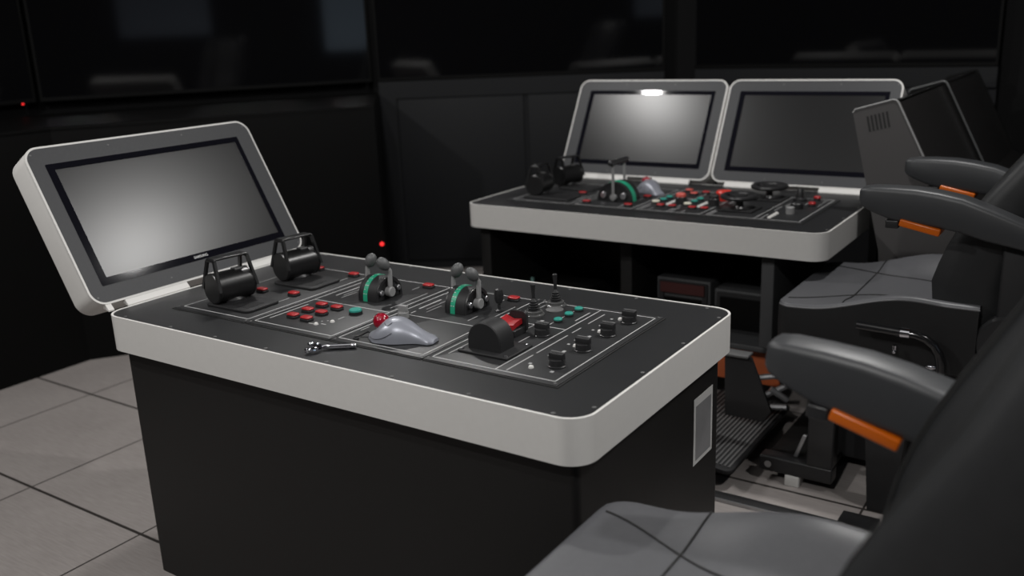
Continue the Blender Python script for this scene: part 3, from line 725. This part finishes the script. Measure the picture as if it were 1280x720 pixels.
# ================================================================== LOOSE THINGS
def trackball(label, loc, rz, sc=1.):
    t = thing('trackball_mouse', label, 'trackball', loc, rz=rz)
    # length along x, ball end at -x
    n = 15; rings = []
    def prof(u):
        top = .012 + .038 * smooth(0, .34, u) - .039 * smooth(.42, 1.02, u)
        w = .024 + .020 * smooth(0, .18, u) - .021 * smooth(.38, .80, u) + .002 * smooth(.8, 1, u)
        return top, w
    for i in range(n + 1):
        u = i / n; x = (-.5 + u) * .162 * sc; top, w = prof(u)
        if i == 0: w *= .75
        if i == n: w *= .6; top *= .7
        r = []
        for k in range(18):
            a = pi * k / 17; ct, sn = cos(a), sin(a)
            r.append((x, w * sc * math.copysign(abs(ct) ** .8, ct), .002 + top * sc * sn ** .9))
        rings.append(r)
    b = MB(); b.loops(rings); finish('shell', b, 'track', t, angle=50)
    k = MB(); k.ball((-.056 * sc, .002 * sc, .039 * sc), .0195 * sc); bl = finish('ball', k, 'ballred', t)
    d = MB()
    for i in range(10):
        a = 2.4 * i; ph = .25 + .09 * i; p = V((cos(a) * cos(ph), sin(a) * cos(ph), sin(ph))) * .0196 * sc
        d.ball(tuple(V((-.056 * sc, .002 * sc, .039 * sc)) + p), .0013 * sc, seg=6)
    finish('ball_dots', d, 'ballpink', bl)
    g = MB()
    for sg in (-1,):
        pts = []
        for i in range(13):
            u = .05 + .40 * i / 12; top, w = prof(u); a = radians(28 + 0 * i) - .3 * sin(pi * i / 12)
            ct, sn = cos(a), sin(a)
            pts.append(((-.5 + u) * .162 * sc, sg * (w * sc * ct ** .8 + .0004), .002 + top * sc * sn ** .9 + .0006))
        g.tube(pts, .0007, 5)
        pts = []
        for i in range(9):
            u = .30 + .12 * i / 8; top, w = prof(u); a = radians(62) - .22 * sin(pi * i / 8)
            ct, sn = cos(a), sin(a)
            pts.append(((-.5 + u) * .162 * sc, sg * (w * sc * ct ** .8 + .0004), .002 + top * sc * sn ** .9 + .0006))
        g.tube(pts, .0007, 5)
    finish('button_seam', g, 'trackdark', t)
    c = MB(); c.tube([(-.078, .0, .006), (-.095, .005, .010), (-.108, -.006, .0035), (-.118, -.02, .003), (-.112, -.032, .003), (-.10, -.03, .003)], .0022, 8); finish('cable', c, 'blackpl', t)
    return t
M['ballred'] = mat('trackball_red', (.26, .005, .018), .15, coat=.6, noise=.05)
M['ballpink'] = mat('trackball_dots', (.75, .25, .28), .3, noise=.02)
trackball('silver trackball mouse with a red ball beside the half round lever housing', (.853, .200, PZ), radians(12))
trackball('silver trackball mouse behind the T handled throttle of the twin screen console', (.56, 2.10, PZ), radians(-40))

# chrome tool: handle with a curved toothed claw
t = thing('chrome_tool', 'small chrome tool with a knobbly curved claw lying in front of the control panels', 'tool', (.735, .078, H), rz=radians(36)); 
b = MB(); b.tube([(-.012, 0, .007), (0, 0, .008), (.005, 0, .0068), (.055, 0, .0068), (.062, 0, .006)], [.004, .0068, .006, .006, .0045], 12); finish('handle', b, 'chrome', t)
b = MB(); b.lathe([(.0062, .052), (.0066, .054), (.0062, .060), (.004, .063)], 14, (0, 0, .0068), 'x'); finish('handle_cap', b, 'silver', t)
b = MB()
for s_ in (1, -1):
    pts = []
    for i in range(7):
        a = radians(10 + 26 * i) ; pts.append((-.012 - .030 * sin(a * .62), s_ * (.004 + .018 * sin(a * .85)) - .004, .007))
    b.tube(pts, [.005, .0055, .005, .0055, .005, .0055, .004], 10)
    for p in pts[1::2]: b.ball((p[0], p[1], .009), .0062, seg=10)
finish('claw', b, 'chrome', t)

# floor rail beside the rear chair
b = MB(); b.box(.95, 1.165, 0, 1.60, 1.205, .012, .003); o = finish('floor_rail', b, 'blackmt', None, (1.27, 1.185, 0)); tag(o, 'flat black rail running along the floor tiles beside a helm chair', 'rail')
e = MB(); e.box(.95, 1.158, 0, 1.58, 1.165, .010); finish('rail_edge', e, 'alum', o, (1.27, 1.185, 0))
b = MB(); b.box(1.585, 1.13, 0, 1.69, 1.26, .02, .004); o = finish('rail_end_stop', b, 'blackpl', None, (1.64, 1.19, 0)); tag(o, 'black block at the end of the floor rail', 'rail end')

# ================================================================== ROOM
b = MB(); b.box(-4.2, -4.2, -.05, 5.2, 5.6, 0); struct('floor', b, 'floor')
b = MB(); b.box(-4.2, -4.2, 2.9, 5.2, 5.6, 2.95); struct('ceiling', b, 'ceil')
ZT = 1.155
def wallseg(name, p, q, th=.06, z1=2.9, off=.10, m='wall'):
    p, q = V((*p, 0)), V((*q, 0)); u = (q - p).normalized(); n = V((u.y, -u.x, 0)); L = (q - p).length
    b = MB(frame(tuple(p - n * (off + th)), tuple(u), tuple(-n), (0, 0, 1))); b.box(0, -th, 0, L, 0, z1); struct(name, b, m)
T1a, T1b = (-2.62, -.36), (-2.635, 1.40)
T2a, T2b = (-2.63, 1.424), (-1.631, 2.889)
T3a, T3b = (-1.599, 2.908), (-.170, 3.795)
T4a, T4b = (-.130, 3.985), (1.560, 3.915)
T5a, T5b = (1.640, 3.93), (3.05, 2.95)
wallseg('wall_left', (-2.62, -4.2), T1b); wallseg('wall_outer_left', (-2.75, 1.25), (-1.52, 3.05)); wallseg('wall_back_left', (-1.72, 2.83), (.0, 3.90)); wallseg('wall_back', (-.35, 3.994), (1.75, 3.907)); wallseg('wall_back_right', (1.50, 4.03), (5.2, 1.46))
wallseg('wall_right', (5.1, 5.0), (5.1, -4.2)); wallseg('wall_front', (5.2, -4.1), (-4.2, -4.1))
def tv(label, p, q, led=None):
    p, q = V((*p, ZT)), V((*q, ZT)); u = (q - p).normalized(); n = V((u.y, -u.x, 0)); L = (q - p).length; h = .97
    t = thing('wall_screen', label, 'television', tuple((p + q) / 2), 'large black screens round the room'); org = tuple(t.location)
    F = frame(tuple(p), tuple(u), (0, 0, 1), tuple(n))
    b = MB(F); b.ring(rrect(0, 0, L, h, .004, 2), rrect(.012, .018, L - .012, h - .012, .003, 2), -.06, .004); b.box(.005, .005, -.06, L - .005, h - .005, -.05); finish('frame', b, 'tvframe', t, org)
    b = MB(F); b.box(.012, .018, -.05, L - .012, h - .012, -.002); finish('glass', b, 'tvglass', t, org)
    if led:
        b = MB(F); b.ball((led[0], led[1], .004), .005); finish('standby_light', b, 'led', t, org)
    return t
tv('black wall screen with a red standby light at its lower edge', T1a, T1b, (1.687, -.004))
tv('black wall screen reflecting pale blue light, behind the lone tilted screen', T2a, T2b)
tv('black wall screen between the blue reflecting screen and the twin tilted screens', T3a, T3b)
tv('black wall screen directly behind the twin tilted screens', T4a, T4b)

# gloss black fascia under the left screens (room fitting)
def fascia(name, p, q, z1, m='gloss_black', depth=.05):
    p, q = V((*p, 0)), V((*q, 0)); u = (q - p).normalized(); n = V((u.y, -u.x, 0)); L = (q - p).length
    b = MB(frame(tuple(p), tuple(u), tuple(-n), (0, 0, 1))); b.box(0, 0, 0, L, depth, z1); return b
struct('trim_1', fascia('f', (-1.80, -2.5), (-1.81, .98), 1.08), 'gloss_black')
struct('trim_2', fascia('f', (-1.81, .98), (-.945, 2.135), 1.08), 'gloss_black')
b = MB(); b.loops([[(-1.80, -2.5, z), (-1.81, .98, z), (-.945, 2.135, z), (-1.60, 2.90, z), (-2.63, 1.42, z), (-2.62, -2.5, z)] for z in (1.07, 1.09)]); struct('trim_3', b, 'gloss_black')
b = MB(); b.loops([[(-.945, 2.135, z), (-.965, 2.115, z), (-1.61, 2.885, z), (-1.59, 2.90, z)] for z in (0, 1.07)]); struct('trim_4', b, 'gloss_black')
# indicator light on the fascia
b = MB(); b.ball((-.95, 2.12, .40), .010, seg=10); o = finish('indicator_light', b, 'led', None, (-.95, 2.12, .40)); tag(o, 'tiny round red light on the black fascia below the wall screens', 'light')

def cabinet(label, p, q, cuts, z1=1.15):
    p, q = V((*p, 0)), V((*q, 0)); u = (q - p).normalized(); n = V((u.y, -u.x, 0)); L = (q - p).length
    t = thing('wall_cabinet', label, 'cabinet', tuple((p + q) / 2)); org = tuple(t.location)
    F = frame(tuple(p), tuple(u), tuple(-n), (0, 0, 1))
    b = MB(F); b.box(0, .018, 0, L, .12, z1); b.box(0, 0, z1 - .10, L, .018, z1); b.box(0, 0, 0, .10, .018, z1 - .10); finish('carcass', b, 'cabinet', t, org)
    for a, c in cuts:
        b = MB(F); b.box(a + .006, .003, .06, c - .006, .018, z1 - .106, .002); finish('door', b, 'cabinet', t, org)
    return t
cabinet('charcoal panelled wall cabinet beside the twin screen console', T3a, T3b, [(.10, .86), (.875, 1.66)])
cabinet('charcoal wall cabinet hidden mostly behind the twin tilted screens', T4a, T4b, [(.10, .86), (.875, 1.60)])

# unseen glowing panes, placed for the blue reflection in the wall screen
wx = 5.13
b = MB(); b.box(4.985, -.25, 1.22, 5.0, .50, 2.35); struct('window_1', b, 'skyglow')
b = MB(); b.box(4.985, -3.3, 1.5, 5.0, -1.9, 2.35); struct('window_2', b, 'skydim')

# ================================================================== LIGHTS
def lamp(kind, name, loc, power, size=.1, col=(1, .985, .965), target=None, **kw):
    l = bpy.data.lights.new(name, kind); l.energy = power; l.color = col
    if kind == 'AREA': l.size = size
    else: l.shadow_soft_size = size
    for k, v in kw.items(): setattr(l, k, v)
    o = bpy.data.objects.new(name, l); C.objects.link(o); o.location = loc
    d = (V(target) - V(loc)) if target else V((0, 0, -1)); o.rotation_euler = d.to_track_quat('-Z', 'Y').to_euler()
    return o
for loc, pw in (((1.69, 1.71, 2.62), 90), ((-.52, 1.50, 2.60), 62), ((-.5, -1.1, 2.6), 92), ((1.7, -1.6, 2.6), 100)):
    lamp('SPOT', 'downlight', loc, pw, .05, spot_size=radians(168), spot_blend=.25)
lamp('SPOT', 'aimed_downlight', (3.0, .6, 2.65), 105, .05, target=(1.5, .05, .55), spot_size=radians(64), spot_blend=.6)  # added spot, aimed to brighten the end of the front console
lamp('AREA', 'soft_ceiling_light', (.6, -1.0, 2.8), 10, 2.5, (1, .98, .96))  # added soft fill, stands in for ambient light in the closed room
w = bpy.data.worlds.new('world'); S.world = w; w.use_nodes = True
w.node_tree.nodes['Background'].inputs[0].default_value = (.5, .55, .6, 1); w.node_tree.nodes['Background'].inputs[1].default_value = .02

# ================================================================== CAMERA
yaw, pit, rol = -.6012, .2748, -.0415
fwd = V((sin(yaw) * cos(pit), cos(yaw) * cos(pit), -sin(pit)))
r0 = fwd.cross(V((0, 0, 1))).normalized(); u0 = r0.cross(fwd)
r = r0 * cos(rol) + u0 * sin(rol); u = u0 * cos(rol) - r0 * sin(rol)
cd = bpy.data.cameras.new('camera'); cam = bpy.data.objects.new('camera', cd); C.objects.link(cam)
cam.matrix_world = frame((2.1846, -1.3002, 1.4345), tuple(r), tuple(u), tuple(-fwd))
cd.sensor_width = 36; cd.lens = 36 * 1157.52 / 1280; cd.clip_start = .05
cd.dof.use_dof = True; cd.dof.focus_distance = 2.2; cd.dof.aperture_fstop = 2.3
S.camera = cam
S.view_settings.view_transform = 'Standard'
S.view_settings.look = 'None'
S.cycles.use_denoising = True
